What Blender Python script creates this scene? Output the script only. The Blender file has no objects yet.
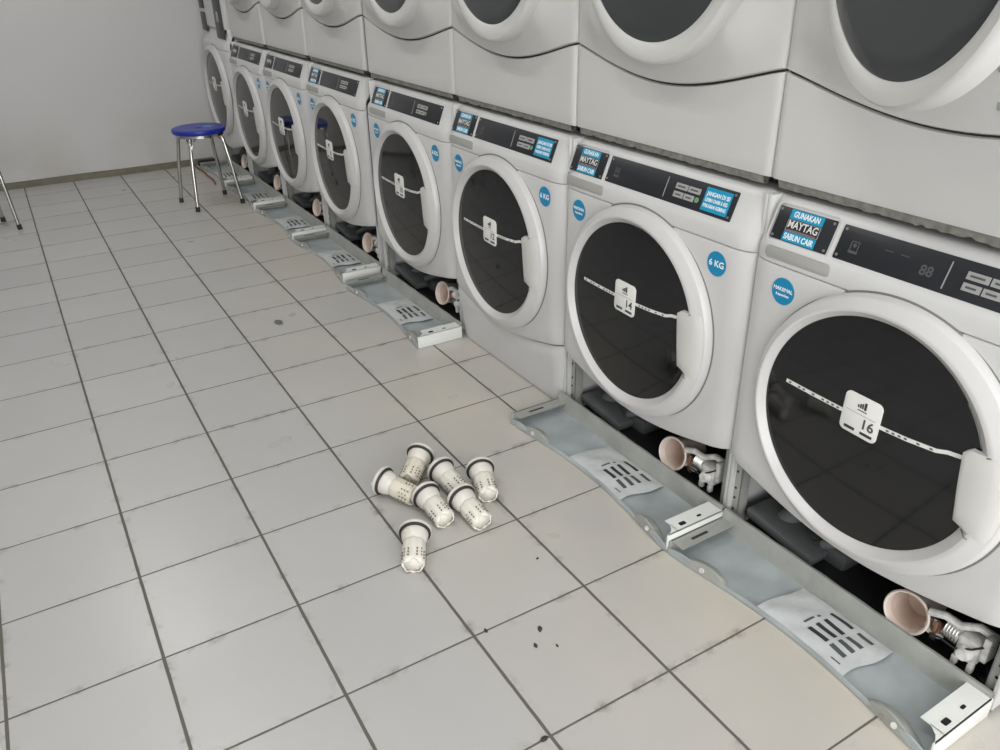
import bpy, bmesh, math, random
from mathutils import Vector, Matrix
random.seed(7)
sc = bpy.context.scene
COL = sc.collection
PI = math.pi

# ------------------------------------------------------------------ materials
def s2l(c):
    return tuple(((v/255)/12.92 if v/255 <= .04045 else ((v/255+.055)/1.055)**2.4) for v in c)
def mat(name, rgb, rough=.5, metal=0, spec=.5, coat=0, noise=0, nscale=20, bump=0, bscale=200):
    m = bpy.data.materials.new(name); m.use_nodes = True
    nt = m.node_tree; b = nt.nodes['Principled BSDF']
    col = s2l(rgb)
    b.inputs['Base Color'].default_value = (*col, 1)
    b.inputs['Roughness'].default_value = rough
    b.inputs['Metallic'].default_value = metal
    b.inputs['Specular IOR Level'].default_value = spec
    b.inputs['Coat Weight'].default_value = coat
    if noise:
        g = nt.nodes.new('ShaderNodeNewGeometry')
        n = nt.nodes.new('ShaderNodeTexNoise'); n.inputs['Scale'].default_value = nscale; n.inputs['Detail'].default_value = 6
        nt.links.new(g.outputs['Position'], n.inputs['Vector'])
        r = nt.nodes.new('ShaderNodeMapRange'); r.inputs[1].default_value = .3; r.inputs[2].default_value = .7
        r.inputs[3].default_value = 1-noise; r.inputs[4].default_value = 1+noise*.4
        nt.links.new(n.outputs['Fac'], r.inputs[0])
        v = nt.nodes.new('ShaderNodeVectorMath'); v.operation = 'SCALE'; v.inputs[0].default_value = col
        nt.links.new(r.outputs[0], v.inputs['Scale'])
        nt.links.new(v.outputs[0], b.inputs['Base Color'])
    if bump:
        g = nt.nodes.new('ShaderNodeNewGeometry')
        n = nt.nodes.new('ShaderNodeTexNoise'); n.inputs['Scale'].default_value = bscale; n.inputs['Detail'].default_value = 4
        nt.links.new(g.outputs['Position'], n.inputs['Vector'])
        bp = nt.nodes.new('ShaderNodeBump'); bp.inputs['Strength'].default_value = bump; bp.inputs['Distance'].default_value = .002
        nt.links.new(n.outputs['Fac'], bp.inputs['Height']); nt.links.new(bp.outputs[0], b.inputs['Normal'])
    return m
M = {
 'enamel': mat('white_enamel', (202,202,201), .36, noise=.03, nscale=3),
 'dryer': mat('dryer_enamel', (198,198,195), .38, noise=.03, nscale=3),
 'ring': mat('door_ring_plastic', (201,200,199), .30, noise=.02, nscale=5),
 'handle': mat('handle_plastic', (198,197,193), .42),
 'glass': mat('dark_door_glass', (12,14,16), .07, spec=.55),
 'dglass': mat('dryer_door_glass', (58,61,62), .13, spec=.6),
 'black': mat('black_panel', (31,33,38), .32),
 'gasket': mat('rubber_seal', (52,52,50), .7),
 'grime': mat('dusty_seal', (128,127,120), .85, noise=.35, nscale=60),
 'groove': mat('ring_gap_rubber', (118,117,112), .7),
 'recess': mat('grey_recess', (160,160,155), .5),
 'blue': mat('blue_sticker', (10,132,176), .35),
 'cyan': mat('cyan_label', (14,146,186), .35),
 'white': mat('white_print', (235,238,238), .45),
 'tag': mat('tag_plastic', (222,222,217), .4),
 'ink': mat('dark_ink', (50,50,52), .6),
 'inkred': mat('maroon_ink', (96,40,52), .5),
 'palegrey': mat('pale_print', (150,152,150), .5),
 'dimgrey': mat('dim_print', (78,82,84), .5),
 'button': mat('button_grey', (158,158,156), .5),
 'green': mat('green_mark', (110,150,110), .5),
 'chrome': mat('chrome', (190,190,185), .18, metal=1),
 'screw': mat('screw_steel', (200,200,195), .3, metal=1),
 'zinc': mat('galvanised_inside', (176,184,186), .42, metal=.2, noise=.22, nscale=9, bump=.15, bscale=60),
 'lip': mat('painted_white_steel', (226,228,224), .4, noise=.05, nscale=12),
 'flange': mat('grey_white_steel', (158,160,155), .45, noise=.16, nscale=14),
 'paper': mat('label_sheet', (196,199,199), .35, noise=.10, nscale=30, bump=.6, bscale=45),
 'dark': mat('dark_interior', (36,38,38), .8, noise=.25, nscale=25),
 'hole': mat('hole_black', (22,22,22), .9),
 'grey': mat('grey_steel', (92,95,96), .6, noise=.15, nscale=20),
 'pinkpl': mat('pinkish_plastic', (226,212,202), .5, noise=.05, nscale=30),
 'pinkin': mat('pinkish_inner', (214,194,180), .6, noise=.08, nscale=30),
 'pump': mat('pump_plastic', (222,221,217), .5, noise=.30, nscale=50),
 'brown': mat('rusty_part', (132,98,78), .7, noise=.2, nscale=60),
 'fwhite': mat('filter_plastic', (226,223,212), .45, noise=.05, nscale=40),
 'fcream': mat('filter_plastic_cream', (216,210,194), .5, noise=.08, nscale=40),
 'fhole': mat('strainer_hole_dark', (104,92,78), .8),
 'fcap': mat('filter_cap_plastic', (213,209,200), .4, noise=.04, nscale=40),
 'oring': mat('o_ring', (44,42,40), .6),
 'seat': mat('blue_seat', (22,42,150), .32, noise=.05, nscale=30),
 'seatlbl': mat('seat_mark', (120,160,190), .4),
 'rubber': mat('dark_rubber', (38,38,38), .7),
 'debris': mat('debris', (96,98,98), .7),
 'bark': mat('dark_crumb', (64,58,50), .9),
 'lamp': mat('lamp_housing', (225,225,222), .5),
 'tube': mat('lamp_tube', (255,255,255), .5),
}
b = M['tube'].node_tree.nodes['Principled BSDF']
b.inputs['Emission Color'].default_value = (1,.98,.94,1); b.inputs['Emission Strength'].default_value = 14

def floor_material():
    m = bpy.data.materials.new('floor_tiles'); m.use_nodes = True
    nt = m.node_tree; N = nt.nodes; L = nt.links; bs = N['Principled BSDF']
    geo = N.new('ShaderNodeNewGeometry'); sep = N.new('ShaderNodeSeparateXYZ'); L.new(geo.outputs['Position'], sep.inputs[0])
    def math_(op, a, b=None, c=None):
        n = N.new('ShaderNodeMath'); n.operation = op
        for i, v in enumerate((a, b, c)):
            if v is None: continue
            if isinstance(v, (int, float)): n.inputs[i].default_value = v
            else: L.new(v, n.inputs[i])
        return n.outputs[0]
    def noise(scale, detail=4, rough=.5):
        n = N.new('ShaderNodeTexNoise'); n.inputs['Scale'].default_value = scale; n.inputs['Detail'].default_value = detail
        n.inputs['Roughness'].default_value = rough; L.new(geo.outputs['Position'], n.inputs['Vector']); return n.outputs['Fac']
    def rng(v, a, b, c, d):
        n = N.new('ShaderNodeMapRange'); L.new(v, n.inputs[0])
        for i, x in enumerate((a, b, c, d)): n.inputs[i+1].default_value = x
        return n.outputs[0]
    def mix(f, a, b):
        n = N.new('ShaderNodeMix'); n.data_type = 'RGBA'
        if isinstance(f, (int, float)): n.inputs[0].default_value = f
        else: L.new(f, n.inputs[0])
        for i, v in ((6, a), (7, b)):
            if isinstance(v, tuple): n.inputs[i].default_value = (*v, 1)
            else: L.new(v, n.inputs[i])
        return n.outputs[2]
    wob = math_('MULTIPLY', math_('SUBTRACT', noise(22), .5), .0016)
    px = math_('PINGPONG', math_('ADD', sep.outputs[0], wob), .15)
    py = math_('PINGPONG', math_('ADD', sep.outputs[1], wob), .15)
    wx = math_('ADD', .0020, math_('MULTIPLY', noise(9), .0016))
    gx = rng(math_('SUBTRACT', px, wx), 0, .0012, 1, 0)
    gy = rng(math_('SUBTRACT', py, math_('SUBTRACT', wx, .0012)), 0, .0012, 1, 0)
    g = math_('MAXIMUM', gx, gy)
    d = math_('MINIMUM', px, py)
    dirt = math_('MULTIPLY', rng(d, .003, .022, 1, 0), rng(noise(14, 8, .7), .52, .72, 0, 1))
    # per tile tint
    cx = math_('FLOOR', math_('DIVIDE', sep.outputs[0], .3)); cy = math_('FLOOR', math_('DIVIDE', sep.outputs[1], .3))
    cmb = N.new('ShaderNodeCombineXYZ'); L.new(cx, cmb.inputs[0]); L.new(cy, cmb.inputs[1])
    wn = N.new('ShaderNodeTexWhiteNoise'); wn.noise_dimensions = '2D'; L.new(cmb.outputs[0], wn.inputs['Vector'])
    tile = mix(wn.outputs['Value'], s2l((181,180,180)), s2l((187,186,185)))
    warm = rng(sep.outputs[0], .45, 1.15, 0, 1)      # warmer light beside the machines painted into the tiles, plus tile variation
    warm = math_('MULTIPLY', warm, rng(noise(2.2, 3), .3, .62, .25, 1))
    tile = mix(warm, tile, s2l((199,193,180)))
    mott = rng(noise(4, 3, .5), .2, .8, 0, .35)
    tile = mix(mott, tile, s2l((172,170,166)))
    spk = rng(noise(75, 2), .775, .80, 0, .75)
    tile = mix(spk, tile, s2l((92,88,80)))
    tile = mix(dirt, tile, s2l((120,116,106)))
    col = mix(g, tile, s2l((98,95,88)))
    L.new(col, bs.inputs['Base Color'])
    L.new(math_('MAXIMUM', rng(g, 0, 1, .27, .9), rng(noise(5, 2), .2, .8, .26, .36)), bs.inputs['Roughness'])
    bp = N.new('ShaderNodeBump'); bp.inputs['Strength'].default_value = .6; bp.inputs['Distance'].default_value = .002
    h = math_('ADD', math_('MULTIPLY', g, -1), math_('MULTIPLY', noise(4, 2), .35))
    L.new(h, bp.inputs['Height']); L.new(bp.outputs[0], bs.inputs['Normal'])
    return m
def wall_material(rgb):
    m = bpy.data.materials.new('wall_paint'); m.use_nodes = True
    nt = m.node_tree; N = nt.nodes; L = nt.links; bs = N['Principled BSDF']
    geo = N.new('ShaderNodeNewGeometry'); sep = N.new('ShaderNodeSeparateXYZ'); L.new(geo.outputs['Position'], sep.inputs[0])
    n = N.new('ShaderNodeTexNoise'); n.inputs['Scale'].default_value = 3.5; n.inputs['Detail'].default_value = 6; L.new(geo.outputs['Position'], n.inputs['Vector'])
    # damp stains low on the wall
    mr = N.new('ShaderNodeMapRange'); L.new(sep.outputs[2], mr.inputs[0])
    for i, x in enumerate((0, .45, 1, 0)): mr.inputs[i+1].default_value = x
    m2 = N.new('ShaderNodeMapRange'); L.new(n.outputs['Fac'], m2.inputs[0])
    for i, x in enumerate((.42, .72, 0, .55)): m2.inputs[i+1].default_value = x
    mm = N.new('ShaderNodeMath'); mm.operation = 'MULTIPLY'; L.new(mr.outputs[0], mm.inputs[0]); L.new(m2.outputs[0], mm.inputs[1])
    mx = N.new('ShaderNodeMix'); mx.data_type = 'RGBA'; L.new(mm.outputs[0], mx.inputs[0])
    mx.inputs[6].default_value = (*s2l(rgb), 1); mx.inputs[7].default_value = (*s2l((168,160,142)), 1)
    L.new(mx.outputs[2], bs.inputs['Base Color']); bs.inputs['Roughness'].default_value = .7
    bp = N.new('ShaderNodeBump'); bp.inputs['Strength'].default_value = .25; bp.inputs['Distance'].default_value = .004
    L.new(n.outputs['Fac'], bp.inputs['Height']); L.new(bp.outputs[0], bs.inputs['Normal'])
    return m
M['floor'] = floor_material(); M['wall'] = wall_material((196,195,194)); M['ceil'] = mat('ceiling_paint', (215,215,210), .8)

# ------------------------------------------------------------------ mesh helpers
class MB:
    def __init__(s): s.bm = bmesh.new()
    def box(s, lo, hi, bevel=0, seg=2, mtx=None):
        t = bmesh.new(); bmesh.ops.create_cube(t, size=1)
        for v in t.verts:
            v.co = Vector([lo[i]+(v.co[i]+.5)*(hi[i]-lo[i]) for i in range(3)])
        if bevel: bmesh.ops.bevel(t, geom=t.edges[:], offset=bevel, segments=seg, affect='EDGES', profile=.5)
        return s.add(t, mtx)
    def add(s, t, mtx=None):
        if mtx is not None: bmesh.ops.transform(t, matrix=mtx, verts=t.verts)
        me = bpy.data.meshes.new('t'); t.to_mesh(me); t.free(); s.bm.from_mesh(me); bpy.data.meshes.remove(me); return s
    def lathe(s, prof, n=48, mtx=None, a0=0, a1=2*PI):
        """prof: (r, h) around local Z"""
        t = bmesh.new(); full = abs(a1-a0-2*PI) < 1e-6; k = n if full else n+1
        rings = []
        for r, h in prof:
            if r < 1e-6: rings.append([t.verts.new((0, 0, h))]*k)
            else: rings.append([t.verts.new((r*math.cos(a0+(a1-a0)*i/n), r*math.sin(a0+(a1-a0)*i/n), h)) for i in range(k)])
        for A, B in zip(rings, rings[1:]):
            for i in range(n):
                j = (i+1) % k
                vs = []
                for v in (A[i], A[j], B[j], B[i]):
                    if v not in vs: vs.append(v)
                if len(vs) > 2:
                    try: t.faces.new(vs)
                    except ValueError: pass
        bmesh.ops.recalc_face_normals(t, faces=t.faces)
        return s.add(t, mtx)
    def cyl(s, p, q, r, r2=None, n=20):
        p, q = Vector(p), Vector(q); d = q-p; r2 = r if r2 is None else r2
        mt = Matrix.Translation(p) @ d.to_track_quat('Z', 'Y').to_matrix().to_4x4()
        return s.lathe([(0, 0), (r, 0), (r2, d.length), (0, d.length)], n, mt)
    def tube(s, pts, r, n=10, close=True):
        pts = [Vector(p) for p in pts]; t = bmesh.new(); rings = []; up = Vector((0, 0, 1))
        for i, p in enumerate(pts):
            d = (pts[min(i+1, len(pts)-1)]-pts[max(i-1, 0)]).normalized()
            a = d.cross(up)
            if a.length < .05: a = d.cross(Vector((1, 0, 0)))
            a.normalize(); c = d.cross(a)
            rr = r[i] if isinstance(r, (list, tuple)) else r
            rings.append([t.verts.new(p+a*rr*math.cos(2*PI*k/n)+c*rr*math.sin(2*PI*k/n)) for k in range(n)])
        for A, B in zip(rings, rings[1:]):
            for k in range(n): t.faces.new((A[k], A[(k+1) % n], B[(k+1) % n], B[k]))
        if close: t.faces.new(rings[0][::-1]); t.faces.new(rings[-1])
        bmesh.ops.recalc_face_normals(t, faces=t.faces)
        return s.add(t)
    def prism(s, poly, h0, h1, mtx=None, bevel=0):
        """poly in local XY, extruded along Z from h0 to h1"""
        t = bmesh.new(); A = [t.verts.new((x, y, h0)) for x, y in poly]; B = [t.verts.new((x, y, h1)) for x, y in poly]
        n = len(poly); t.faces.new(A[::-1]); t.faces.new(B)
        for i in range(n): t.faces.new((A[i], A[(i+1) % n], B[(i+1) % n], B[i]))
        bmesh.ops.recalc_face_normals(t, faces=t.faces)
        if bevel:
            top = [e for e in t.edges if all(abs(v.co.z-h1) < 1e-7 for v in e.verts)]
            bmesh.ops.bevel(t, geom=top, offset=bevel, segments=2, affect='EDGES', profile=.5)
        return s.add(t, mtx)
    def grid(s, P, thick=None, mtx=None):
        """P[i][j] points; thick = Vector offset for the back side -> closed shell"""
        t = bmesh.new(); A = [[t.verts.new(p) for p in row] for row in P]
        n, m = len(P), len(P[0])
        for i in range(n-1):
            for j in range(m-1): t.faces.new((A[i][j], A[i+1][j], A[i+1][j+1], A[i][j+1]))
        if thick is not None:
            B = [[t.verts.new(Vector(p)+(thick(p) if callable(thick) else Vector(thick))) for p in row] for row in P]
            for i in range(n-1):
                for j in range(m-1): t.faces.new((B[i][j], B[i][j+1], B[i+1][j+1], B[i+1][j]))
            for i in range(n-1):
                t.faces.new((A[i][0], B[i][0], B[i+1][0], A[i+1][0])); t.faces.new((A[i][-1], A[i+1][-1], B[i+1][-1], B[i][-1]))
            for j in range(m-1):
                t.faces.new((A[0][j], A[0][j+1], B[0][j+1], B[0][j])); t.faces.new((A[-1][j], B[-1][j], B[-1][j+1], A[-1][j+1]))
        bmesh.ops.recalc_face_normals(t, faces=t.faces)
        return s.add(t, mtx)
    def build(s, name, m, parent=None, smooth=True, angle=35, label=None):
        me = bpy.data.meshes.new(name); s.bm.to_mesh(me); s.bm.free()
        me.materials.append(m)
        if smooth:
            me.polygons.foreach_set('use_smooth', [True]*len(me.polygons))
            me.set_sharp_from_angle(angle=math.radians(angle))
        o = bpy.data.objects.new(name, me); COL.objects.link(o)
        if parent: o.parent = parent
        if label: o['label'] = label
        return o
def thing(name, label, cat, loc=(0, 0, 0), rz=0, group=None):
    o = bpy.data.objects.new(name, None); COL.objects.link(o); o.empty_display_size = .1
    o.location = loc; o.rotation_euler = (0, 0, rz); o['label'] = label; o['category'] = cat
    if group: o['group'] = group
    return o
def tag(o, label, cat, group=None):
    o['label'] = label; o['category'] = cat
    if group: o['group'] = group
    return o
def struct(o): o['kind'] = 'structure'; return o

def text_bm(s, size, mtx, depth=.0006, bold=0, width=None):
    cu = bpy.data.curves.new('txt', 'FONT'); cu.body = s; cu.size = size; cu.align_x = 'CENTER'; cu.align_y = 'CENTER'
    cu.extrude = depth/2; cu.offset = bold; cu.resolution_u = 3
    ob = bpy.data.objects.new('txt', cu); COL.objects.link(ob)
    bpy.context.view_layer.update()
    me = bpy.data.meshes.new_from_object(ob.evaluated_get(bpy.context.evaluated_depsgraph_get()))
    bpy.data.objects.remove(ob); bpy.data.curves.remove(cu)
    bm = bmesh.new(); bm.from_mesh(me); bpy.data.meshes.remove(me)
    if width and bm.verts:
        xs = [v.co.x for v in bm.verts]; w = max(xs)-min(xs); c = (max(xs)+min(xs))/2
        for v in bm.verts: v.co.x = (v.co.x-c)*width/w
    bmesh.ops.transform(bm, matrix=mtx, verts=bm.verts)
    return bm
def lettering(items, m, parent, name='lettering'):
    """items: (text, size, matrix, width)"""
    b = MB()
    for s, size, mtx, w in items: b.add(text_bm(s, size, mtx, bold=size*.02, width=w))
    return b.build(name, m, parent, smooth=False)

# frame on a machine's face: local x = right for the viewer (-Y), y = up the face, z = out (-X)
def face_frame(x0, a, z0, x1=None, z1=None):
    up = Vector((0, 0, 1)) if x1 is None else Vector((x1-x0, 0, z1-z0)).normalized()
    r = Vector((0, -1, 0)); n = r.cross(up)
    m = Matrix.Identity(4)
    for i in range(3): m[i][0] = r[i]; m[i][1] = up[i]; m[i][2] = n[i]
    m.translation = Vector((x0, a, z0)); return m
def rrect(w, h, r, n=5, cx=0, cy=0):
    P = []
    for sx, sy, a in ((1, 1, 0), (-1, 1, 90), (-1, -1, 180), (1, -1, 270)):
        for i in range(n+1):
            t = math.radians(a+90*i/n); P.append((cx+sx*(w/2-r)+r*math.cos(t), cy+sy*(h/2-r)+r*math.sin(t)))
    return P
def T(x, y, z=0): return Matrix.Translation((x, y, z))

# ------------------------------------------------------------------ washer
ZT = .742       # seam between front panel and console
def arc(a, lo, hi, dip, zc):
    t = (a-lo)/(hi-lo); return zc-dip*(math.sin(PI*t)**1.15)
def edge_x(a, lo, hi, depth=.030, w=.055, bulge=.004):
    d = min(a-lo, hi-a)
    x = 0
    if d < w: q = 1-d/w; x = depth*(1-math.sqrt(max(0, 1-q*q)))
    t = (a-lo)/(hi-lo)
    return x - bulge*math.sin(PI*t)
def avals(lo, hi, n=44):
    V = [lo+(hi-lo)*(.5-.5*math.cos(PI*i/n)) for i in range(n+1)]
    return V

def number_tag(w, x, z, num):
    fr = face_frame(x, 0, z) @ Matrix.Rotation(math.radians(-1.5), 4, 'Z')
    t = MB().prism(rrect(.084, .088, .012), -.001, .0012, fr, bevel=.0005).build('number_tag', M['tag'], w)
    b = MB()
    for i, (hx, hh) in enumerate(((-.0095, .006), (-.0045, .009), (0, .011))): b.box((hx-.0016, .018, .0012), (hx+.0016, .018+hh, .0018), mtx=fr)
    b.box((.0035, .017, .0012), (.0085, .033, .0018), mtx=fr)
    b.box((-.010, .0115, .0012), (.011, .0135, .0017), mtx=fr)
    b.build('logo_mark', M['ink'], t, smooth=False)
    b = MB(); b.box((-.031, -.0365, .0012), (-.007, -.0305, .0017), mtx=fr); b.box((.006, -.0365, .0012), (.033, -.0305, .0017), mtx=fr)
    b.build('caption_bar', M['ink'], t, smooth=False)
    b = MB(); b.box((-.034, .0035, .0012), (.033, .0045, .0016), mtx=fr); b.build('divider_line', M['palegrey'], t, smooth=False)
    lettering([(num, .030, fr @ T(.018, -.014, .0014), None)], M['dimgrey'], t, 'number')
def tape_strip(w, x, z):
    pts = [(.19, -.001), (.12, -.001), (.05, -.001), (0, 0), (-.05, .001), (-.10, .003), (-.155, .008), (-.175, .015), (-.20, .018)]
    P = []
    for a, dz in pts:
        xx = -(.0178+.009*max(0,1-(a/.241)**2))-.0014
        P.append([Vector((xx, a, z+dz-.0042)), Vector((xx, a, z+dz+.0042))])
    t = MB().grid(P, thick=(.0008, 0, 0)).build('tape_strip', M['tag'], w, label='white printed tape strip across the glass')
    b = MB()
    for k in range(30):
        a = .18-k*.0125
        if abs(a) < .045 or a < -.15: continue
        if -1 < k and (k in (0, 2, 3, 5) or 7 <= k <= 10 or 19 <= k <= 22 or k in (24, 26)):
            dz = -.001 if a > 0 else (.001+(.007*max(0, (-a-.05)/.105)**1.5))
            xx = -(.0178+.009*max(0,1-(a/.241)**2))-.0016
            b.box((xx-.0004, a-.004, z+dz-.0018), (xx, a+.002, z+dz+.0018))
    b.build('print', M['dimgrey'], t, smooth=False)

def washer(x, y, num, where, lo=-.364, hi=.339, toe=False, right_label='blue', zc=.476, tower=False, pump=True, sticker_l=True, sticker_r=True, hose_a=-.15, hose_z=.088, big=1.0):
    w = thing('washing_machine', where, 'washing machine', (x, y, 0), 0, 'front loading washing machines')
    dz = zc-.476; zt = ZT+dz; zc -= .003
    A = avals(lo, hi)
    # front panel
    P = []
    NZ = 16
    for a in A:
        zb = arc(a, lo, hi, .058, .225)+dz*.0
        ex = edge_x(a, lo, hi)
        col = [Vector((ex+.012, a, zb)), Vector((ex+.0035, a, zb+.003)), Vector((ex, a, zb+.010))]
        for k in range(1, NZ): col.append(Vector((ex, a, zb+.010+(zt-.006-zb-.010)*k/NZ)))
        col += [Vector((ex, a, zt-.006)), Vector((ex+.001, a, zt-.0025)), Vector((ex+.004, a, zt-.0010))]
        P.append(col)
    MB().grid(P, thick=(.022, 0, 0)).build('front_panel', M['enamel'], w)
    # console housing
    prof = [(.003, zt+.0003), (.0005, zt+.002), (0, zt+.010), (.001, .770+dz), (.006, .783+dz), (.0135, .790+dz), (.0400, .856+dz), (.046, .866+dz), (.055, .872+dz), (.075, .874+dz), (.20, .874+dz)]
    P = [[Vector((px+edge_x(a, lo, hi, bulge=.002) * (1 if k < 8 else .6), a, pz)) for k, (px, pz) in enumerate(prof)] for a in A]
    MB().grid(P, thick=lambda p: Vector((.018, 0, -.003 if p[2] > .8+dz else .001))).build('console', M['enamel'], w)
    # cabinet: side walls, top, back
    b = MB()
    b.box((.030, lo, .015), (.70, lo+.010, .872+dz), .002); b.box((.030, hi-.010, .015), (.70, hi, .872+dz), .002)
    b.box((.19, lo+.008, .862+dz), (.70, hi-.008, .872+dz)); b.box((.69, lo+.008, .015), (.70, hi-.008, .865+dz))
    b.build('cabinet', M['enamel'], w)
    # front posts with screw holes
    for s in (lo, hi):
        d = 1 if s == lo else -1
        bb = MB(); y0, y1 = sorted((s+d*.002, s+d*.030)); bb.box((.042, y0, .002), (.046, y1, .27), .001); y0, y1 = sorted((s+d*.028, s+d*.030)); bb.box((.042, y0, .002), (.075, y1, .27))
        post = bb.build('front_post', M['flange'], w)
        for z in (.05, .085, .115, .165): MB().cyl((.0412, s+d*.016, z), (.0430, s+d*.016, z), .0035, n=10).build('screw_hole', M['hole'], post)
    for s in (lo+.05, hi-.05):
        for fx in (.10, .62): MB().cyl((fx, s, 0), (fx, s, .02), .02).cyl((fx, s, .018), (fx, s, .05), .008).build('foot', M['rubber'], w)
    # inside of the machine: tub, with dark plates added for the shade
    b = MB(); b.box((.055, lo+.032, .003), (.68, hi-.032, .006)); b.box((.40, lo+.012, .006), (.41, hi-.012, .72)); b.box((.16, lo+.05, .19), (.39, hi-.05, .66), .06, 4)
    b.cyl((.10, 0, .53), (.40, 0, .53), .26, n=40)
    b.box((.028, lo+.012, .262), (.42, hi-.012, .27))
    b.build('tub', M['dark'], w)
    b = MB(); b.box((.058, .10, .006), (.17, hi-.04, .034), .008, mtx=Matrix.Rotation(.1, 4, 'X')); b.box((.12, .05, .006), (.30, .16, .055), .01); b.cyl((.1, .26, .006), (.16, .2, .10), .025)
    b.build('suspension_base', M['grey'], w)
    if not toe:
        # drain pump: open housing, motor, clamp, wire
        pz = hose_z; pa = hose_a; ax = Vector((-1, -.10, .22)).normalized()
        c = Vector((.048, pa, pz)); mt = Matrix.Translation(c) @ ax.to_track_quat('Z', 'Y').to_matrix().to_4x4()
        h = MB().lathe([(.040, -.10), (.042, -.02), (.047, -.008), (.049, 0), (.0465, .003), (.043, .001), (.040, -.012), (.037, -.05), (.034, -.085), (0, -.086)], 40, mt).build('drain_housing', M['pinkpl'], w, label='pinkish open drain pump mouth')
        MB().lathe([(.0388, -.014), (.0362, -.05), (.0332, -.084), (0, -.085)], 40, mt).build('drain_mouth', M['pinkin'], h)
        b = MB()
        b.cyl((.065, pa-.050, pz-.005), (.085, pa-.058, pz-.028), .017, .014); b.cyl((.075, pa-.075, pz+.012), (.075, pa-.105, pz+.006), .022, .019)
        b.box((.055, pa-.150, pz-.030), (.10, pa-.105, pz+.028), .008); b.cyl((.055, pa-.128, pz-.005), (.04, pa-.128, pz-.005), .018, .012)
        b.box((.050, pa-.118, pz-.048), (.064, pa-.106, pz-.025), .003); b.box((.050, pa-.150, pz-.046), (.064, pa-.138, pz-.025), .003)
        b.tube([(.06, pa-.04, pz+.03), (.065, pa-.07, pz+.04), (.07, pa-.10, pz+.035), (.08, pa-.13, pz+.05), (.09, pa-.16, pz+.04)], .009)
        b.box((.06, pa-.165, pz-.01), (.095, pa-.150, pz+.05), .004)
        pm = b.build('drain_pump', M['pump'], w)
        bs = MB()
        for k in range(5): bs.lathe([(.0235, -.0015), (.025, 0), (.0235, .0015)], 20, Matrix.Translation((.075, pa-.078-.006*k, pz+.011)) @ Matrix.Rotation(PI/2, 4, 'X'))
        bs.box((.062, pa-.062, pz-.036), (.068, pa-.050, pz+.018), .002)
        bs.build('hose_clamp', M['screw'], pm)
        MB().cyl((.060, pa-.058, pz+.004), (.072, pa-.066, pz-.002), .015, .012).box((.052, pa-.064, pz-.02), (.06, pa-.056, pz+.02), .003).build('inlet_elbow', M['brown'], pm)
        MB().tube([(.05, pa-.055, pz-.012), (.045, pa-.08, pz-.002), (.045, pa-.11, pz-.004), (.05, pa-.14, pz+.016), (.07, pa-.165, pz+.035)], .0022, 6).build('wire', M['rubber'], pm)
        MB().tube([(.13, pa+.30, .02), (.10, pa+.25, .07), (.12, pa+.2, .10), (.2, pa+.12, .12)], .012).build('hose', M['grey'], w)
    else:
        P = []
        for a in A:
            ztp = arc(a, lo, hi, .058, .225)-.004; ex = edge_x(a, lo, hi, bulge=.002)
            P.append([Vector((ex+.004+.022*(1-k/10)**1.3+(.008 if k == 10 else 0), a, .004+(ztp-.004)*k/10)) for k in range(11)])
        MB().grid(P, thick=(.012, 0, 0)).build('toe_panel', M['enamel'], w)
    # door
    R = big
    c = Matrix.Translation((0, 0, zc)) @ Matrix.Rotation(-PI/2, 4, 'Y')      # local z -> -X
    def shifted(prof):
        m_ = MB().lathe(prof, 128)
        for v in m_.bm.verts: v.co.y -= .0135*max(0, min(1, (math.hypot(v.co.x, v.co.y)/R-.243)/.045))
        bmesh.ops.transform(m_.bm, matrix=c, verts=m_.bm.verts); return m_
    shifted([(.2935*R, -.006), (.2935*R, .0020), (.2910*R, .0032), (.289*R, .0025), (.289*R, -.006)]).build('door_gap', M['groove'], w)
    ring = shifted([(.242*R, -.004), (.2895*R, -.004), (.2895*R, .006), (.2880*R, .014), (.284*R, .022), (.2665*R, .033), (.262*R, .0345), (.257*R, .0335), (.2445*R, .0200), (.242*R, .0165), (.242*R, -.004)]).build('door_ring', M['ring'], w, angle=28)
    g = MB().lathe([(.2425*R, .012), (.2425*R, .0165), (.241*R, .0178)]+[(r*R, .0178+.009*(1-(r/.241)**2)) for r in (.22, .19, .15, .10, .05, 0)], 96, c).build('door_glass', M['glass'], w, label='dark door glass')
    # handle block at the right of the ring
    inner = [(.228, -.066), (.2205, -.062), (.2175, -.040), (.2135, -.010), (.2100, .020), (.2070, .050), (.2050, .074), (.2100, .080)]
    P = []
    for k, (ix, iy) in enumerate(inner):
        an = math.radians(-17.5+35.5*k/(len(inner)-1)); ox, oy = .3015*math.cos(an), .2925*math.sin(an)
        if k == len(inner)-1: ix, iy = .216, .083
        e = .9 if k in (0, len(inner)-1) else 1
        row = []
        for u, h in ((0, .012), (0, .034), (.03, .0360), (.10, .0375), (.35, .0380), (.60, .0365), (.80, .0305), (.92, .0220), (1, .0080), (1, -.002)):
            row.append(Vector((-h*e, -(ix+(ox-ix)*u), zc+.002+iy+(oy-iy)*u)))
        P.append(row)
    MB().grid(P, thick=lambda p: Vector((.003 if p[0] > -.02 else .012, 0, 0))).build('door_handle', M['handle'], w, angle=50)
    for an in (-18.2, 19.2):
        b = MB()
        an = math.radians(an); d = Vector((0, -math.cos(an), math.sin(an)))
        b.tube([Vector((-.024, 0, zc))+d*.247, Vector((-.0365, 0, zc))+d*.262, Vector((-.0235, 0, zc))+d*.2865, Vector((-.006, 0, zc))+d*.294], .0012, 6)
        b.build('handle_gap', M['groove'], w)
    tape_strip(w, -.0235, zc+.040)
    number_tag(w, -.0285, zc+.044, num)
    if tower: return w
    # seam recess below the badge + badge frame
    fr = face_frame(.002, .225, .768)
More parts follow.
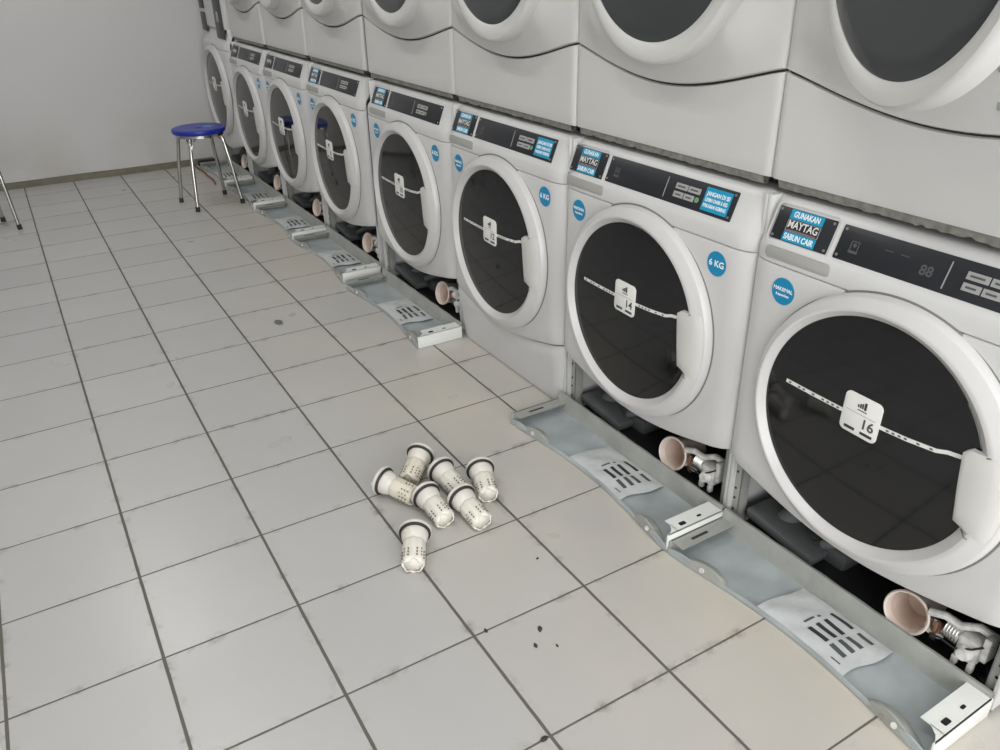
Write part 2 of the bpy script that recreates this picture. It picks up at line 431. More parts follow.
    MB().prism(rrect(.165, .026, .010), -.002, .0035, face_frame(.0015, .232, .7655), bevel=.0015).build('detergent_recess', M['recess'], w)
    # slope: badge and control plates
    x0, z0, x1, z1 = .0135, .790, .0400, .856
    sl = math.hypot(x1-x0, z1-z0)
    mx_, mz_ = (x0+x1)/2, (z0+z1)/2
    fb = face_frame(mx_-.0012, .248, mz_, mx_-.0012+(x1-x0), mz_+(z1-z0))
    b = MB(); 
    fo = rrect(.160, .084, .012); 
    t = bmesh.new(); O = [t.verts.new((x_, y_, .002)) for x_, y_ in fo]; I = [t.verts.new((x_*.968, y_*.955, .002)) for x_, y_ in fo]
    O2 = [t.verts.new((x_, y_, -.003)) for x_, y_ in fo]; I2 = [t.verts.new((x_*.968, y_*.955, -.003)) for x_, y_ in fo]
    for i in range(len(fo)):
        j = (i+1) % len(fo); t.faces.new((O[i], O[j], I[j], I[i])); t.faces.new((O2[i], O2[j], O[j], O[i])); t.faces.new((I[i], I[j], I2[j], I2[i]))
    bmesh.ops.recalc_face_normals(t, faces=t.faces)
    b.add(t, fb).build('badge_frame', M['enamel'], w)
    bd = MB().prism(rrect(.144, .069, .003), -.002, .002, fb, bevel=.0008).build('badge_plate', M['black'], w)
    for sx in (-.066, .066):
        for sy in (-.028, .028): MB().cyl(fb @ Vector((sx, sy, .0015)), fb @ Vector((sx, sy, .0035)), .0030, n=12).build('screw', M['screw'], bd)
    if right_label != 'grey2':
        MB().box((-.041, .0135, .002), (.041, .033, .0026), mtx=fb).build('cyan_strip', M['cyan'], bd, smooth=False)
        MB().box((-.041, -.033, .002), (.041, -.0135, .0026), mtx=fb).build('cyan_strip', M['cyan'], bd, smooth=False)
        lettering([('GUNAKAN', .017, fb @ T(0, .0232, .003), .064), ('SABUN CAIR', .017, fb @ T(0, -.0235, .003), .074)], M['white'], bd)
    b = MB()
    for q in ((-.041, -.0125, .041, -.0113), (-.041, .0108, .041, .0120), (-.041, -.0125, -.0398, .012), (.0398, -.0125, .041, .012)): b.box((q[0], q[1], .002), (q[2], q[3], .0028), mtx=fb)
    b.box((-.034, -.0098, .002), (.034, -.0088, .0026), mtx=fb)
    b.build('brand_frame', M['palegrey'], bd, smooth=False)
    MB().add(text_bm('MAYTAG', .022, fb @ T(0, .0018, .0034), bold=.0003, width=.074)).build('brand_name', M['tag'], bd, smooth=False)
    MB().box((-.0395, -.0110, .0015), (.0395, -.0075, .0022), mtx=fb).build('brand_underline', M['inkred'], bd, smooth=False)
    # control plate a: .160 .. -.295
    ca = (.160-.295)/2; cw = .455
    fc = face_frame(mx_-.0012, ca, mz_, mx_-.0012+(x1-x0), mz_+(z1-z0))
    cp = MB().prism(rrect(cw, .068, .003), -.002, .002, fc, bevel=.0008).build('control_panel', M['black'], w)
    for sx in (-cw/2+.008, cw/2-.008):
        for sy in (-.026, .026): MB().cyl(fc @ Vector((sx, sy, .0015)), fc @ Vector((sx, sy, .0035)), .0030, n=12).build('screw', M['screw'], cp)
    def cx(a): return -(a-ca)
    if right_label == 'blue' or True:
        MB().box((cx(-.068)-.0012, -.026, .002), (cx(-.068)+.0012, .024, .0026), mtx=fc).build('divider', M['palegrey'], cp, smooth=False)
    # laundry symbol
    b = MB(); xx = cx(.122)
    for q in ((-.009, .006, -.007, -.010), (.007, .006, .009, -.010), (-.009, .008, .009, .006), (-.010, -.016, .010, -.011)): b.box((xx+q[0], min(q[1], q[3]), .002), (xx+q[2], max(q[1], q[3]), .0026), mtx=fc)
    b.cyl(fc @ Vector((xx, 0, .002)), fc @ Vector((xx, 0, .0026)), .004, n=12)
    b.build('laundry_symbol', M['dimgrey'], cp, smooth=False)
    if num == '16':
        lettering([('88', .026, fc @ T(cx(-.030), -.006, .0022), None), ('--  --', .015, fc @ T(cx(.035), .010, .0022), .05)], M['dimgrey'], cp, 'display_digits')
    ba = -.10
    for (da, dzz, ww) in ((0, .010, .040), (.043, .010, .040), (0, -.010, .033), (.036, -.010, .033)):
        b = MB().box((cx(ba)+da, dzz-.0075, .002), (cx(ba)+da+ww, dzz+.0065, .003), mtx=fc)
        b.build('program_key', M['button'], cp, smooth=False)
        MB().box((cx(ba)+da+.006, dzz-.0025, .003), (cx(ba)+da+ww-.008, dzz+.0012, .0034), mtx=fc).build('key_print', M['dimgrey'], cp, smooth=False)
    MB().cyl(fc @ Vector((cx(ba)+.079, -.010, .002)), fc @ Vector((cx(ba)+.079, -.010, .0028)), .0065, n=16).build('start_key', M['green'], cp)
    if right_label == 'blue':
        lb = MB().box((cx(-.198), -.027, .002), (cx(-.280), .027, .0026), mtx=fc).build('instruction_label', M['cyan'], cp, smooth=False, label='cyan label with white lettering')
        lx = (cx(-.198)+cx(-.280))/2
        lettering([('JANGAN DI ISI', .014, fc @ T(lx, .0125, .0028), .072), ('LEBIH DARI 6 KG', .012, fc @ T(lx, -.0015, .0028), .070), ('PAKAIAN KERING', .012, fc @ T(lx, -.0150, .0028), .072)], M['white'], lb)
    # round stickers
    if sticker_l:
        fs = face_frame(edge_x(.2515, lo, hi)-.0006, .2515, .6910)
        st = MB().lathe([(0, 0), (.0295, 0), (.0295, .0006), (0, .0007)], 40, fs).build('round_sticker', M['blue'], w, label='round blue sticker at the left of the door')
        lettering([('MAKSIMAL', .0115, fs @ T(0, .004, .0009), .050), ('kapasitas', .008, fs @ T(0, -.008, .0009), .034)], M['white'], st)
    if sticker_r:
        fs = face_frame(edge_x(-.285, lo, hi)-.0006, -.285, .693)
        st = MB().lathe([(0, 0), (.0295, 0), (.0295, .0006), (0, .0007)], 40, fs).build('round_sticker', M['blue'], w, label='round blue sticker at the right of the door')
        lettering([('6 KG', .021, fs @ T(0, 0, .0009), .046)], M['white'], st)
    return w

X = [1.323, 1.324, 1.320, 1.320, 1.324, 1.322, 1.314]
Y = [-.651, .0822, .7866, 1.5040, 2.3076, 3.048, 3.7437]
desc = ['white washing machine nearest the camera, tag 16 on its dark door, toe panel off',
        'white washing machine second from the front, tag 14, with 6 KG sticker, toe panel off',
        'white washing machine with its white toe panel still fitted down to the floor',
        'white washing machine just beyond the one with a fitted toe panel, tag 10',
        'white washing machine with bare side showing in the gap, fifth from the camera',
        'white washing machine sixth from the camera, blue stool reflected in its door',
        'white washing machine by the blue stool, seventh from the camera, grey door glass']
nums = ['16', '14', '12', '10', '8', '6', '4']
los = [-.364, -.380, -.364, -.372, -.366, -.366, -.360]
his = [.352, .336, .342, .375, .350, .330, .332]
for i in range(7):
    washer(X[i], Y[i], nums[i], desc[i], los[i], his[i], toe=(i == 2), right_label=('blue' if i < 3 else ('grey' if i < 5 else 'grey2')), sticker_l=(i < 6), hose_a=(-.15, -.154, -.15, -.18, -.18, -.20, -.19)[i], hose_z=(.086, .082, .09, .098, .092, .098, .092)[i])

# the last unit in the corner: washer with a tall upper cabinet carrying two upright dark panels
w8 = washer(1.305, 4.428, '2', 'tall white machine in the far corner with two upright dark panels over its door', -.335, .300, zc=.548, tower=True, hose_a=-.15)
w8['category'] = 'washing machine'
if 'group' in w8: del w8['group']
b = MB(); b.box((.02, -.335, .93), (.70, .300, 1.90), .02, 3); b.build('upper_cabinet', M['enamel'], w8)
MB().prism(rrect(.19, .80, .008), 0, .006, face_frame(.021, -.21, 1.28), bevel=.001).build('control_strip', M['black'], w8)
MB().prism(rrect(.125, .115, .016), 0, .006, face_frame(.021, .200, .965), bevel=.001).prism(rrect(.125, .60, .008), 0, .006, face_frame(.021, .200, 1.345), bevel=.001).build('coin_box_panel', M['black'], w8)
MB().box((.010, -.225, .98), (.016, -.185, 1.04), .003).build('slot_plate', M['button'], w8); MB().box((.010, -.225, 1.15), (.016, -.195, 1.26), .003).build('slot_plate', M['button'], w8)

# ------------------------------------------------------------------ dryers
def dryer(x, y, label, lo, hi, notice=False):
    d = thing('tumble_dryer', label, 'dryer', (x, y, .900), 0, 'dryers stacked on the washing machines')
    A = avals(lo, hi); z0 = -.900; zs = 1.118; dip = .062; XF = .038
    # kick panel below the curved seam
    P = []
    for a in A:
        zt = arc(a, lo, hi, dip, zs)-.0025+z0; ex = XF+edge_x(a, lo, hi, depth=.010, w=.018, bulge=0)
        P.append([Vector((ex+.010, a, .002)), Vector((ex+.002, a, .004)), Vector((ex, a, .010))]+[Vector((ex, a, .010+(zt-.010)*k/8)) for k in range(1, 8)]+[Vector((ex, a, zt-.002)), Vector((ex+.004, a, zt))])
    MB().grid(P, thick=(.02, 0, 0)).build('lower_panel', M['dryer'], d)
    # upper front panel, bowed out around the door
    def panel_x(a, z):
        t = (a-lo)/(hi-lo); f = min(1, max(0, z-(arc(a, lo, hi, dip, zs)+.0025+z0))/.10); f = f*f*(3-2*f)
        return XF+edge_x(a, lo, hi, depth=.010, w=.018, bulge=0)-.050*min(1, math.sin(PI*t)*1.9)**1.1*(.10+.90*f)
    P = []
    for a in A:
        zb = arc(a, lo, hi, dip, zs)+.0025+z0; t = (a-lo)/(hi-lo)
        e0 = XF+edge_x(a, lo, hi, depth=.010, w=.018, bulge=0)
        bow = .050*min(1, math.sin(PI*t)*1.9)**1.1
        col = []
        for k in range(25):
            z = zb+(1.86+z0-zb)*k/24
            dzb = z-zb
            f = min(1, dzb/.10); f = f*f*(3-2*f)
            s = .10+.90*f
            fx = e0-bow*s+(.006 if k == 0 else 0)
            col.append(Vector((fx, a, z)))
            if k == 0: col.append(Vector((e0-bow*.10-.001, a, z+.003)))
        P.append(col)
    MB().grid(P, thick=(.02, 0, 0)).build('upper_panel', M['dryer'], d)
    P = [[Vector((XF+.010+edge_x(a, lo, hi, depth=.010, w=.018, bulge=0), a, arc(a, lo, hi, dip, zs)-.012+z0)), Vector((XF+.010+edge_x(a, lo, hi, depth=.010, w=.018, bulge=0), a, arc(a, lo, hi, dip, zs)+.012+z0))] for a in A]
    MB().grid(P, thick=(.004, 0, 0)).build('seam_groove', M['gasket'], d)
    b = MB(); b.box((XF+.016, lo, .002), (.70, lo+.01, .96)); b.box((XF+.016, hi-.01, .002), (.70, hi, .96)); b.box((XF+.03, lo, .002), (.70, hi, .012)); b.box((XF+.01, lo, .95), (.70, hi, .96)); b.box((.69, lo, .002), (.70, hi, .96))
    b.build('cabinet', M['dryer'], d)
    zc = 1.395+z0; a0 = -.020
    Hm = Matrix.Identity(4)
    if notice:   # this dryer's door stands ajar, hinged at the viewer's left
        hp = Vector((0, .262, 0)); Hm = Matrix.Translation(hp) @ Matrix.Rotation(math.radians(-24), 4, 'Z') @ Matrix.Translation(-hp)
        cc = Matrix.Translation((-.006, a0, zc)) @ Matrix.Rotation(-PI/2, 4, 'Y')
        MB().lathe([(.215, -.006), (.235, -.006), (.235, .004), (.225, .007), (.215, .004)], 64, cc).build('drum_rim', M['recess'], d)
        MB().lathe([(.216, -.004), (.216, .002), (0, .002)], 64, cc).build('drum_opening', M['dark'], d)
    P = []
    N_ = 112
    for i in range(N_+1):
        an = 2*PI*i/N_; k = max(0, .5+.5*math.cos(an-math.radians(-32)))**.8; e = .020*k
        cs, sn = math.cos(an), math.sin(an); q = 1+.03*k
        row = []
        k2 = min(1, k*1.15); bk = -.03 if not notice else -.004
        hi_ = ((.2445, .018), (.2448, .0225), (.252, .0265+.1*e), (.268, .0275+.4*e), (.280*q, .0235+.75*e), (.286*q, .0190+.80*e), (.2895*q, .0120+.7*e), (.2905*q, .003), (.2900*q, bk), (.2445, bk))
        ro = .286 if not notice else .266
        lo_ = ((.2445, .018), (.2448, .0222), (.250, .0222), (.258, .0200), (.264, .0170), (.270 if not notice else .262, .0130), (.279 if not notice else .264, .0080), (ro, .002), (ro, bk), (.2445, bk))
        for (r1, h1), (r0, h0) in zip(hi_, lo_):
            r, h = r0+(r1-r0)*k2, h0+(h1-h0)*k2
            r = .2445+(r-.2445)*(.80 if notice else .92)
            row.append(Hm @ Vector((-.002-h, a0-r*cs, zc+r*sn)))
        P.append(row)
    dr = MB().grid(P).build('door', M['dryer'], d, angle=40, label='round white door, standing ajar' if notice else None)
    c = Hm @ Matrix.Translation((-.002, a0, zc)) @ Matrix.Rotation(-PI/2, 4, 'Y')
    MB().lathe([(0, .004), (.2448, .004), (.2448, .0205), (.240, .0222)]+[(r, .0222+.006*(1-(r/.240)**2)) for r in (.21, .17, .12, .06, 0)], 96, c).build('door_glass', M['dglass'], dr, label='dark grey door glass')
    if not notice:
        pts = []
        for i in range(41):
            an = math.radians(-118+150*i/40); k = max(0, .5+.5*math.cos(an-math.radians(-32)))**.8
            r = .2445+(.2905+.002-.2445)*.92*min(1, k*1.15)+(.286-.2445)*.92*max(0, 1-k*1.15)+.0012
            aa, zz = a0-r*math.cos(an), zc+r*math.sin(an)
            pts.append(Vector((panel_x(aa, zz)-.0002, aa, zz)))
        MB().tube(pts, .0014, 6).build('door_gap', M['groove'], d)
    for s in (lo+.05, hi-.05): MB().box((.35, s-.02, -.026), (.60, s+.02, .004), .004).build('stacking_pad', M['rubber'], d)
    for s in (lo+.05, hi-.05): MB().box((.10, s-.02, -.026), (.14, s+.02, .004), .004).build('stacking_pad', M['rubber'], d)
    P = []
    rnd = random.Random(label)
    for i in range(70):
        a = lo+.02+(hi-lo-.04)*i/69
        h = -.0150+.0025*rnd.random()*(1 if i % 9 else 2.5); P.append([Vector((XF+.004, a, .004)), Vector((XF+.006+.004*rnd.random(), a, h)), Vector((XF+.022, a, h+.002)), Vector((XF+.026, a, .004))])
    MB().grid(P, thick=(0, 0, .001)).build('sealing_strip', M['grime'], d)
    if notice:
        P = [[Vector((.030-.10*(t_-.0)*.0-.0265*math.sin(PI*(.72-t_*.5)), -.085-t_*.14, z)) for z in (1.104+z0, 1.170+z0)] for t_ in (0, .2, .4, .6, .8, 1)]
        for row in P:
            for v in row: v.x = panel_x(v.y, v.z)-.0030
        n_ = MB().grid(P, thick=(.001, 0, 0)).build('lint_grille', M['palegrey'], d, label='slatted grille showing behind the ajar door')
        b = MB()
        for k in range(5):
            Q = [[Vector((r[0].x-.0008, r[0].y, 1.108+z0+k*.012)), Vector((r[0].x-.0008, r[0].y, 1.111+z0+k*.012))] for r in P]
            b.grid(Q, thick=(.0004, 0, 0))
        b.build('grille_slot', M['brown'], n_)
    return d
dd = ['nearest white tumble dryer, top right, stacked above the washer tagged 16',
      'white tumble dryer stacked above the washer tagged 14, second from the front',
      'white tumble dryer above the washer whose toe panel is fitted',
      'white tumble dryer fourth from the camera, last one before the narrow gap',
      'white tumble dryer fifth from the camera, first one beyond the narrow gap',
      'white tumble dryer sixth from the camera, its curved seam above a stickered washer',
      'farthest white tumble dryer, next to the tall corner machine']
dlo = [-.370, -.367, -.3655, -.373, -.366, -.366, -.360]
dhi = [.364, .3375, .343, .395, .360, .330, .332]
for i in range(7): dryer(X[i], Y[i], dd[i], dlo[i], dhi[i], notice=(i == 0))

# ------------------------------------------------------------------ toe panels lying on the floor
def fallen_panel(xb, y0, L_, label, tilt=0, rz=0, curl=.0):
    """xb: x of the back flange; y0 near end; inside face up. local: x towards machine, y away from camera"""
    o = thing('toe_panel', label, 'toe panel', (xb, y0, 0), rz, 'removed toe panels lying in front of the machines')
    W_ = .178
    def front(v): # front edge, concave
        return -W_-.006+.034*max(0,math.sin(PI*v))**1.2
    # pan
    P = []
    n = 36
    for i in range(n+1):
        v = i/n; yy = v*L_
        f = front(v); row = []
        lipz = .010+.012*(math.exp(-((v-.06)/.05)**2)+math.exp(-((v-.94)/.06)**2))
        for xx, z in ((f-.002, .003), (f, lipz), (f+.004, lipz+.001), (f+.010, .006)): row.append(Vector((xx, yy, z)))
        for k in range(1, 8):
            xx = f+.010+(-.004-f-.010)*k/8
            row.append(Vector((xx, yy, .005+.0015*math.sin(v*17+k))))
        row += [Vector((-.004, yy, .0055))]
        P.append(row)
    pan = MB().grid(P, thick=(.0008, 0, -.0012)).build('panel_shell', M['zinc'], o, label='galvanised inside face of the panel')
    P = [[Vector((-.004, i/n*L_, .0056)), Vector((0, i/n*L_, .011)), Vector((.003, i/n*L_, .055)), Vector((.006, i/n*L_, .060)), Vector((.013, i/n*L_, .059+.0008*math.sin(i*1.3)))] for i in range(n+1)]
    MB().grid(P, thick=(.0012, 0, -.0006)).build('back_flange', M['flange'], o)
    # near end: folded white lip
    b = MB()
    b.box((-W_-.004, -.003, .001), (.008, .002, .050), .001)
    P = [[Vector((-W_+.030+(.004+W_-.030)*i/10 - (.03*(1-i/10) if 0 else 0), yy, .050)) for yy in (-.003, .048)] for i in range(11)]
    b.grid(P, thick=(0, 0, -.0018))
    b.prism([(-W_-.004, -.003), (-W_+.032, -.003), (-W_+.032, .030), (-W_+.018, .010)], .0482, .050)
    lip = b.build('end_lip', M['lip'], o, label='bright white folded end lip')
    MB().prism(rrect(.020, .012, .003, cx=-.118, cy=.016), .0500, .0506).build('slot', M['hole'], lip); MB().prism(rrect(.014, .007, .003, cx=-.060, cy=.018), .0500, .0506).build('slot', M['hole'], lip)
    # far end lip
    b = MB(); b.box((-W_-.002, L_-.002, .001), (.006, L_+.003, .034), .001)
    P = [[Vector((-W_+.004+(.006+W_-.004)*i/10, yy, .034)) for yy in (L_-.040, L_+.003)] for i in range(11)]
    b.grid(P, thick=(0, 0, -.0016)); far = b.build('end_lip', M['flange'], o)
    MB().prism(rrect(.055, .008, .003, cx=-.10, cy=L_-.022), .034, .0346).build('slot', M['gasket'], far)
    # corner brackets with screw on the front edge
    for v0, s in ((.115, 1), (.855, -1)):
        y_ = v0*L_; xf = front(v0)
        P = []
        for i in range(13):
            t = i/12; yy = y_+(t-.5)*.135; h = .026*math.sin(PI*(t**(1.3 if s > 0 else .75)))**.8
            P.append([Vector((front(yy/L_)-.003, yy, .002)), Vector((front(yy/L_)+.002, yy, .004+h)), Vector((front(yy/L_)+.006, yy, .005+h)), Vector((front(yy/L_)+.014+.016*math.sin(PI*t), yy, .005+h*.55))])
        br = MB().grid(P, thick=(.001, 0, -.001)).build('corner_bracket', M['flange'], o)
        MB().cyl((xf+.012, y_-.004, .010), (xf-.003, y_-.004, .016), .0065, n=14).build('clip', M['pump'], br)
        MB().cyl((xf+.014, y_+.022, .008), (xf-.001, y_+.022, .013), .004, n=12).build('clip', M['screw'], br)
    # bulging instruction sheet
    P = []
    for i in range(17):
        t = i/16; yy = (.285+t*.335)*L_; row = []
        f = front(.285+t*.335)
        for k in range(13):
            u = k/12; xx = f+.006+(-.008-f-.006)*u
            h = .0085+.010*math.sin(PI*u)**.6*(.4+.6*math.sin(PI*t)**.5)+.0015*math.sin(9*u+5*t*3)
            skew = .018*(u-.5)
            row.append(Vector((xx, yy-skew+.004*math.sin(u*7)*(1 if i in (0, 16) else 0), h)))
        P.append(row)
    sh = MB().grid(P, thick=(0, 0, -.0008)).build('instruction_sheet', M['paper'], o, label='crinkled white plastic instruction sheet')
    # print blocks conforming to the sheet
    def surf(u, t):
        i = t*16; k = u*12; i0 = min(15, int(i)); k0 = min(11, int(k)); fi, fk = i-i0, k-k0
        return (P[i0][k0]*(1-fi)+P[i0+1][k0]*fi)*(1-fk)+(P[i0][k0+1]*(1-fi)+P[i0+1][k0+1]*fi)*fk
    dk, gy_ = MB(), MB()
    def block(bm, u0, u1, t0, t1):
        Q = [[surf(u0+(u1-u0)*a/3, t0+(t1-t0)*c_/3)+Vector((0, 0, .0006)) for a in range(4)] for c_ in range(4)]
        bm.grid(Q, thick=(0, 0, .0005))
    for r in range(3):
        block(dk, .24+r*.165, .24+r*.165+.075, .34, .55); block(gy_, .24+r*.165, .24+r*.165+.075, .14, .30)
    block(dk, .80, .87, .36, .60); block(gy_, .80, .87, .14, .30)
    block(gy_, .30, .50, .61, .63); block(gy_, .56, .62, .60, .62); block(gy_, .10, .12, .1, .2)
    dk.build('printed_block', M['ink'], sh, smooth=False); gy_.build('printed_text', M['dimgrey'], sh, smooth=False)
    return o
TL = [(1.341, -1.010, .697, 'removed toe panel in the bottom right foreground, inside up, by the washer tagged 16', .015),
      (1.330, -.308, .738, 'removed toe panel on the floor beside the washer tagged 14, inside up', 0),
      (1.318, 1.085, .755, 'removed toe panel just past the washer with fitted toe panel, white end lip', 0),
      (1.330, 1.900, .710, 'removed toe panel in front of the fifth washer, beyond the gap', 0),
      (1.328, 2.622, .690, 'removed toe panel in front of the sixth washer', 0),
      (1.322, 3.325, .640, 'removed toe panel in front of the seventh washer, next to the stool legs', 0),
      (1.312, 3.985, .680, 'farthest removed toe panel, behind the blue stool', 0)]
for xb, y0, L_, lab, rz in TL: fallen_panel(xb, y0, L_, lab, rz=rz)

# ------------------------------------------------------------------ drain filters on the tiles
def drain_filter(cap, tail, label, cream=False, roll=0, cz=.043):
    a = Vector((*cap, cz)); t = Vector((*tail, .0275)); ax = (t-a).normalized()
    o = thing('drain_filter', label, 'drain filter', (cap[0], cap[1], 0), 0, 'white drain pump filters heaped on the tiles')
    base = Vector((cap[0], cap[1], 0))
    q = ax.to_track_quat('Z', 'Y').to_matrix().to_4x4()
    mt = Matrix.Translation(a-base) @ q @ Matrix.Rotation(roll, 4, 'Z')
    fm = M['fcream'] if cream else M['fwhite']
    cp = MB().lathe([(0, -.008), (.030, -.008), (.038, -.0065), (.0415, -.002), (.0415, .003), (.038, .0045), (.034, .0045)], 40, mt).box((-.030, -.004, -.020), (.030, .004, -.006), .003, mtx=mt).build('cap', M['fcap'], o)
    MB().lathe([(.034, .0045), (.0385, .0048), (.0405, .008), (.0385, .0112), (.034, .0115)], 40, mt).build('o_ring', M['oring'], o)
    MB().lathe([(.034, .0045), (.034, .0115), (.0345, .013), (.0335, .020), (.031, .030), (.0265, .040), (.020, .046), (.016, .048), (0, .048)], 40, mt).build('plug_body', M['fcap'], o)
    # strainer: half-octagonal perforated trough, shoulder, scalloped open end
    L0, L1 = .036, .118
    P = []
    n = 32
    for k in range(13):
        h = L0+(L1-L0)*k/12; row = []
        for i in range(n+1):
            an = 2*PI*i/n
            r = .0270+.0022*abs(math.cos(an*4))**.6
            if k == 0: r *= .80
            if k == 1: r *= .95
            if k == 12: r *= .80
            if k == 11: r *= .96
            hh = h
            if k == 12: hh -= .007*(.5+.5*math.cos(an*4+.5))
            row.append(Vector((r*math.cos(an), r*math.sin(an), hh)))
        P.append(row)
    st = MB().grid(P, mtx=mt)
    t2 = bmesh.new(); vs = [t2.verts.new((.0258*math.cos(2*PI*i/n), .0258*math.sin(2*PI*i/n), L1-.0085)) for i in range(n)]; t2.faces.new(vs); st.add(t2, mt)
    so = st.build('strainer', fm, o, angle=50)
    sol = so.modifiers.new('wall', 'SOLIDIFY'); sol.thickness = .0022; sol.offset = -1
    hb = MB()
    for i in range(16):
        an = 2*PI*i/16
        if i % 5 == 4: continue
        for k in range(3):
            h = .078+k*.010; r = .0285
            p = Vector((r*math.cos(an), r*math.sin(an), h+(.003 if i % 2 else 0))); d = Vector((math.cos(an), math.sin(an), 0))
            hb.cyl(mt @ (p-d*.002), mt @ (p+d*.0016), .0019, n=8)
    hb.build('strainer_holes', M['fhole'], so)
    return o
def ext(c, t, L_=.118):
    d = Vector(t)-Vector(c); d.normalize(); return tuple(Vector(c)+d*L_)
FL = [((.646, .301), (.700, .200), 'drain filter at the left end of the heap, cap facing left', True, .3),
      ((.792, .352), (.700, .262), 'drain filter at the back of the heap, strainer crossing over another', True, .1),
      ((.808, .262), (.815, .142), 'drain filter in the middle of the heap, half hidden behind others', False, .5),
      ((.905, .205), (.868, .090), 'drain filter at the right end of the heap, cream strainer toward the camera', False, .2),
      ((.719, .178), (.722, .058), 'drain filter in front of the heap, left of two lying side by side', False, .6),
      ((.795, .118), (.800, .000), 'drain filter in front of the heap, right of two lying side by side', False, .45),
      ((.627, .050), (.570, -.055), 'single drain filter lying apart from the heap, nearest the camera', False, 0)]
for i, (c, t, lab, cr, ro) in enumerate(FL): drain_filter(c, ext(c, t), lab, cr, ro, cz=(.052 if i == 1 else .043))

# ------------------------------------------------------------------ stools
def stool(loc, rz, label, fr_=.196):
    o = thing('stool', label, 'stool', loc, rz, 'round stools with chrome legs')
    H = .455; r = .150
    MB().lathe([(0, H-.030), (r-.010, H-.030), (r, H-.026), (r+.004, H-.016), (r+.002, H-.004), (r-.008, H), (r-.03, H-.001), (r*.5, H-.003), (.018, H-.004), (.016, H-.012), (0, H-.012)], 64).build('seat', M['seat'], o, label='royal blue round plastic seat')
    MB().prism(rrect(.055, .028, .008, cx=.045, cy=.03), H-.003, H-.0012).build('seat_mark', M['seatlbl'], o)
    MB().lathe([(r-.024, H-.045), (r-.012, H-.045), (r-.012, H-.029), (r-.024, H-.029), (r-.024, H-.045)], 48).build('seat_ring', M['chrome'], o)
    for k in range(4):
        an = math.radians(k*90); d = Vector((math.cos(an), math.sin(an), 0)); s = Vector((-d.y, d.x, 0))
        pts = [d*.03+Vector((0, 0, H-.036)), d*.105+Vector((0, 0, H-.038)), d*.128+Vector((0, 0, H-.046)), d*.140+Vector((0, 0, H-.068)), d*((.138+fr_)/2)+Vector((0, 0, H*.5)), d*fr_+Vector((0, 0, .014))]
        lg = MB().tube([p for p in pts], .0105, 14).build('leg', M['chrome'], o)
        MB().cyl(d*(fr_+.002)+Vector((0, 0, 0)), d*fr_+Vector((0, 0, .028)), .0135, .0125, 14).build('foot_cap', M['rubber'], lg)
        b = MB()
        for q in (-1, 1): b.tube([d*.100+s*q*.034+Vector((0, 0, H-.036)), d*.125+s*q*.022+Vector((0, 0, H-.055)), d*.143+s*q*.010+Vector((0, 0, H-.085)), d*.150+s*q*.004+Vector((0, 0, H-.12))], .0045, 8)
        b.build('brace', M['chrome'], lg)
    return o
stool((.973, 3.662, 0), math.radians(-37+0), 'round stool with a royal blue seat and chrome legs near the far corner')
stool((-.228, 3.798, 0), math.radians(-27), 'chrome stool cut off by the left edge, only one leg showing', .166)

# ------------------------------------------------------------------ bits on the floor
def chip(x, y, s, label, m, group=None, seed=0):
    r = random.Random(seed); b = bmesh.new(); bmesh.ops.create_icosphere(b, subdivisions=2, radius=1)
    for v in b.verts: v.co = Vector((v.co.x*s*(.8+.5*r.random()), v.co.y*s*.6*(.8+.5*r.random()), max(0, (v.co.z+.6))*s*.28))
    o = MB().add(b, Matrix.Translation((x, y, 0)) @ Matrix.Rotation(r.random()*6, 4, 'Z')).build('debris_chip', m, smooth=False)
    o.location = (0, 0, 0); tag(o, label, 'debris', group); return o
chip(.758, 1.625, .022, 'larger grey scrap lying alone on a floor tile', M['debris'], seed=3)
for i, (x, y) in enumerate([(.74, -.42), (.70, -.395), (.735, -.36), (.86, -.16), (.63, -.30), (.585, -.60), (.62, -.79), (.58, -.83)]):
    chip(x, y, .0045+.002*((i*7) % 3), 'tiny dark crumb on the floor tiles', M['bark'], 'crumbs on the floor', seed=i+10)

hs = MB().tube([(1.105, 4.735, .008), (1.10, 4.66, .010), (1.115, 4.50, .008), (1.11, 4.36, .007), (1.115, 4.22, .007), (1.10, 4.10, .007)], .006, 8).build('drain_hose', M['brown'])
tag(hs, 'thin brown hose on the floor in front of the corner machine', 'hose')
b = MB(); b.box((1.13, 4.700, .0), (1.262, 4.735, .040), .003); pk = b.build('plinth_shadow_block', M['dark']); tag(pk, 'dark low block standing for the plinth shadow behind the blue stool', 'block')  # solid dark block stands in for the shadow at the corner machine's plinth

# ------------------------------------------------------------------ room
XL, XR, YB, YF, H = -2.4, 2.06, 4.78, -3.6, 2.9
def slab(name, lo, hi, m): return struct(MB().box(lo, hi).build(name, m, smooth=False))
slab('floor', (XL-.1, YF-.1, -.1), (XR+.1, YB+.1, 0), M['floor'])
slab('ceiling', (XL-.1, YF-.1, H), (XR+.1, YB+.1, H+.1), M['ceil'])
slab('wall_back', (XL-.1, YB, 0), (XR+.1, YB+.1, H), M['wall'])
slab('wall_left', (XL-.1, YF, 0), (XL, YB, H), M['wall'])
slab('wall_right', (XR, YF, 0), (XR+.1, YB, H), M['wall'])
P = []
for i in range(41):
    x = XL+(1.25-XL)*i/40
    P.append([Vector((x, YB-.026+.004*math.sin(i*2.1), 0)), Vector((x, YB-.020+.003*math.sin(i*1.3), .026)), Vector((x, YB-.006, .040+.004*math.sin(i*.9))), Vector((x, YB+.002, .042))])
M['skirt'] = mat('dirty_mortar', (112,108,94), .85, noise=.2, nscale=18)
struct(MB().grid(P, thick=(0, .01, -.001)).build('baseboard_back', M['skirt']))
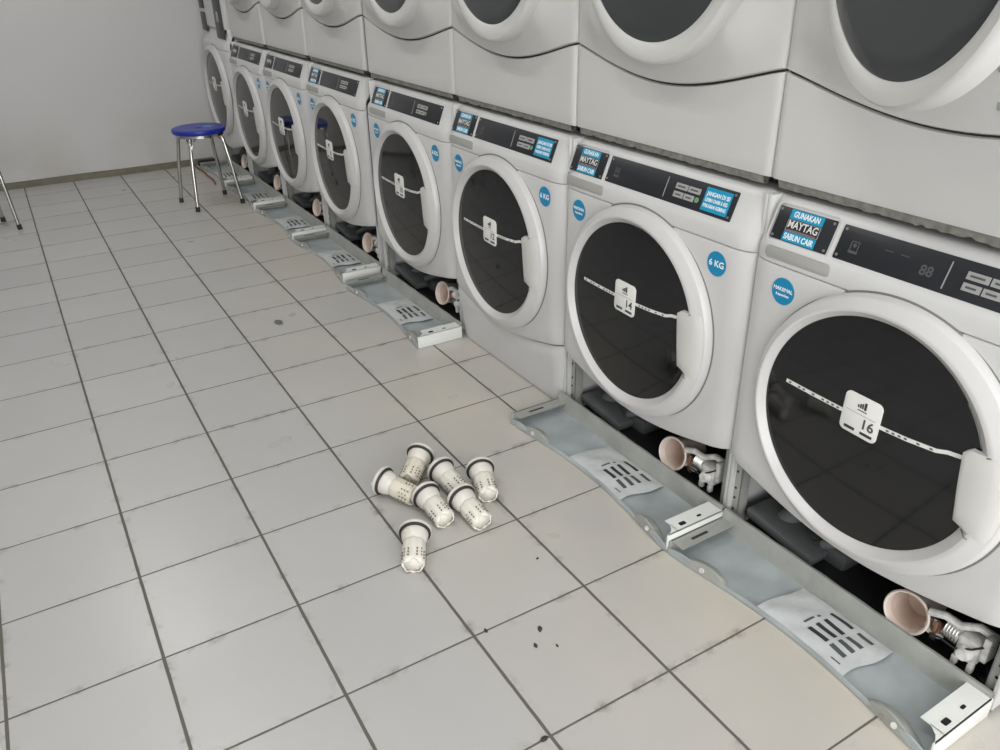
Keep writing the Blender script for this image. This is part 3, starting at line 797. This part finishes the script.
# shop front: piers and lintel round a wide opening to the street
b = MB(); b.box((XL-.1, YF-.1, 0), (XL+.25, YF, H)); b.box((XR-.25, YF-.1, 0), (XR+.1, YF, H)); b.box((XL+.25, YF-.1, 2.55), (XR-.25, YF, H))
struct(b.build('wall_front', M['wall'], smooth=False))
# ceiling lamps
for (x, y, wh) in ((.1, -.9, 'nearest the shop front'), (.1, 1.4, 'middle one of the row'), (.1, 3.5, 'nearest the back wall')):
    o = thing('ceiling_lamp', 'white tube lamp under the ceiling above the aisle, '+wh, 'lamp', (x, y, H), 0, 'ceiling tube lamps')
    MB().box((-.06, -.62, -.045), (.06, .62, 0), .006).build('lamp_housing', M['lamp'], o)
    MB().cyl((0, -.60, -.065), (0, .60, -.065), .018).build('lamp_tube', M['tube'], o)
def area(name, loc, rot, sx, sy, power, col):
    l = bpy.data.lights.new(name, 'AREA'); l.shape = 'RECTANGLE'; l.size = sx; l.size_y = sy; l.energy = power; l.color = col
    o = bpy.data.objects.new(name, l); o.location = loc; o.rotation_euler = rot; COL.objects.link(o); return o
# daylight through the shop front (points along +Y)
area('daylight_opening', ((XL+XR)/2, YF-.02, 1.35), (math.radians(90), 0, 0), 3.9, 2.4, 124, (1, .99, .995))
for (x, y) in ((.1, -.9), (.1, 1.4), (.1, 3.5)):
    area('tube_light', (x, y, H-.10), (0, 0, 0), .12, 1.2, 11, (1, 1, 1))

wd = bpy.data.worlds.new('world'); sc.world = wd; wd.use_nodes = True
bg = wd.node_tree.nodes['Background']; bg.inputs[0].default_value = (.92, .96, 1, 1); bg.inputs[1].default_value = 1.0

# ------------------------------------------------------------------ camera
cam = bpy.data.cameras.new('camera'); co = bpy.data.objects.new('camera', cam); COL.objects.link(co)
cam.sensor_width = 36; cam.lens = 801.63*36/1000; cam.clip_start = .02; cam.clip_end = 100
Rm = [(0.85663692, -0.51565959, -0.01638227), (-0.25245483, -0.39127425, -0.8849695), (0.44993304, 0.76223333, -0.46536073)]
mw = Matrix.Identity(4)
for i in range(3): mw[i][0] = Rm[0][i]; mw[i][1] = -Rm[1][i]; mw[i][2] = -Rm[2][i]
mw.translation = Vector((-.0026, -1.4547, 1.335)); co.matrix_world = mw
sc.camera = co
sc.view_settings.view_transform = 'Standard'; sc.view_settings.look = 'None'; sc.view_settings.gamma = 1; sc.view_settings.exposure = 0.02
sc.view_settings.use_curve_mapping = False
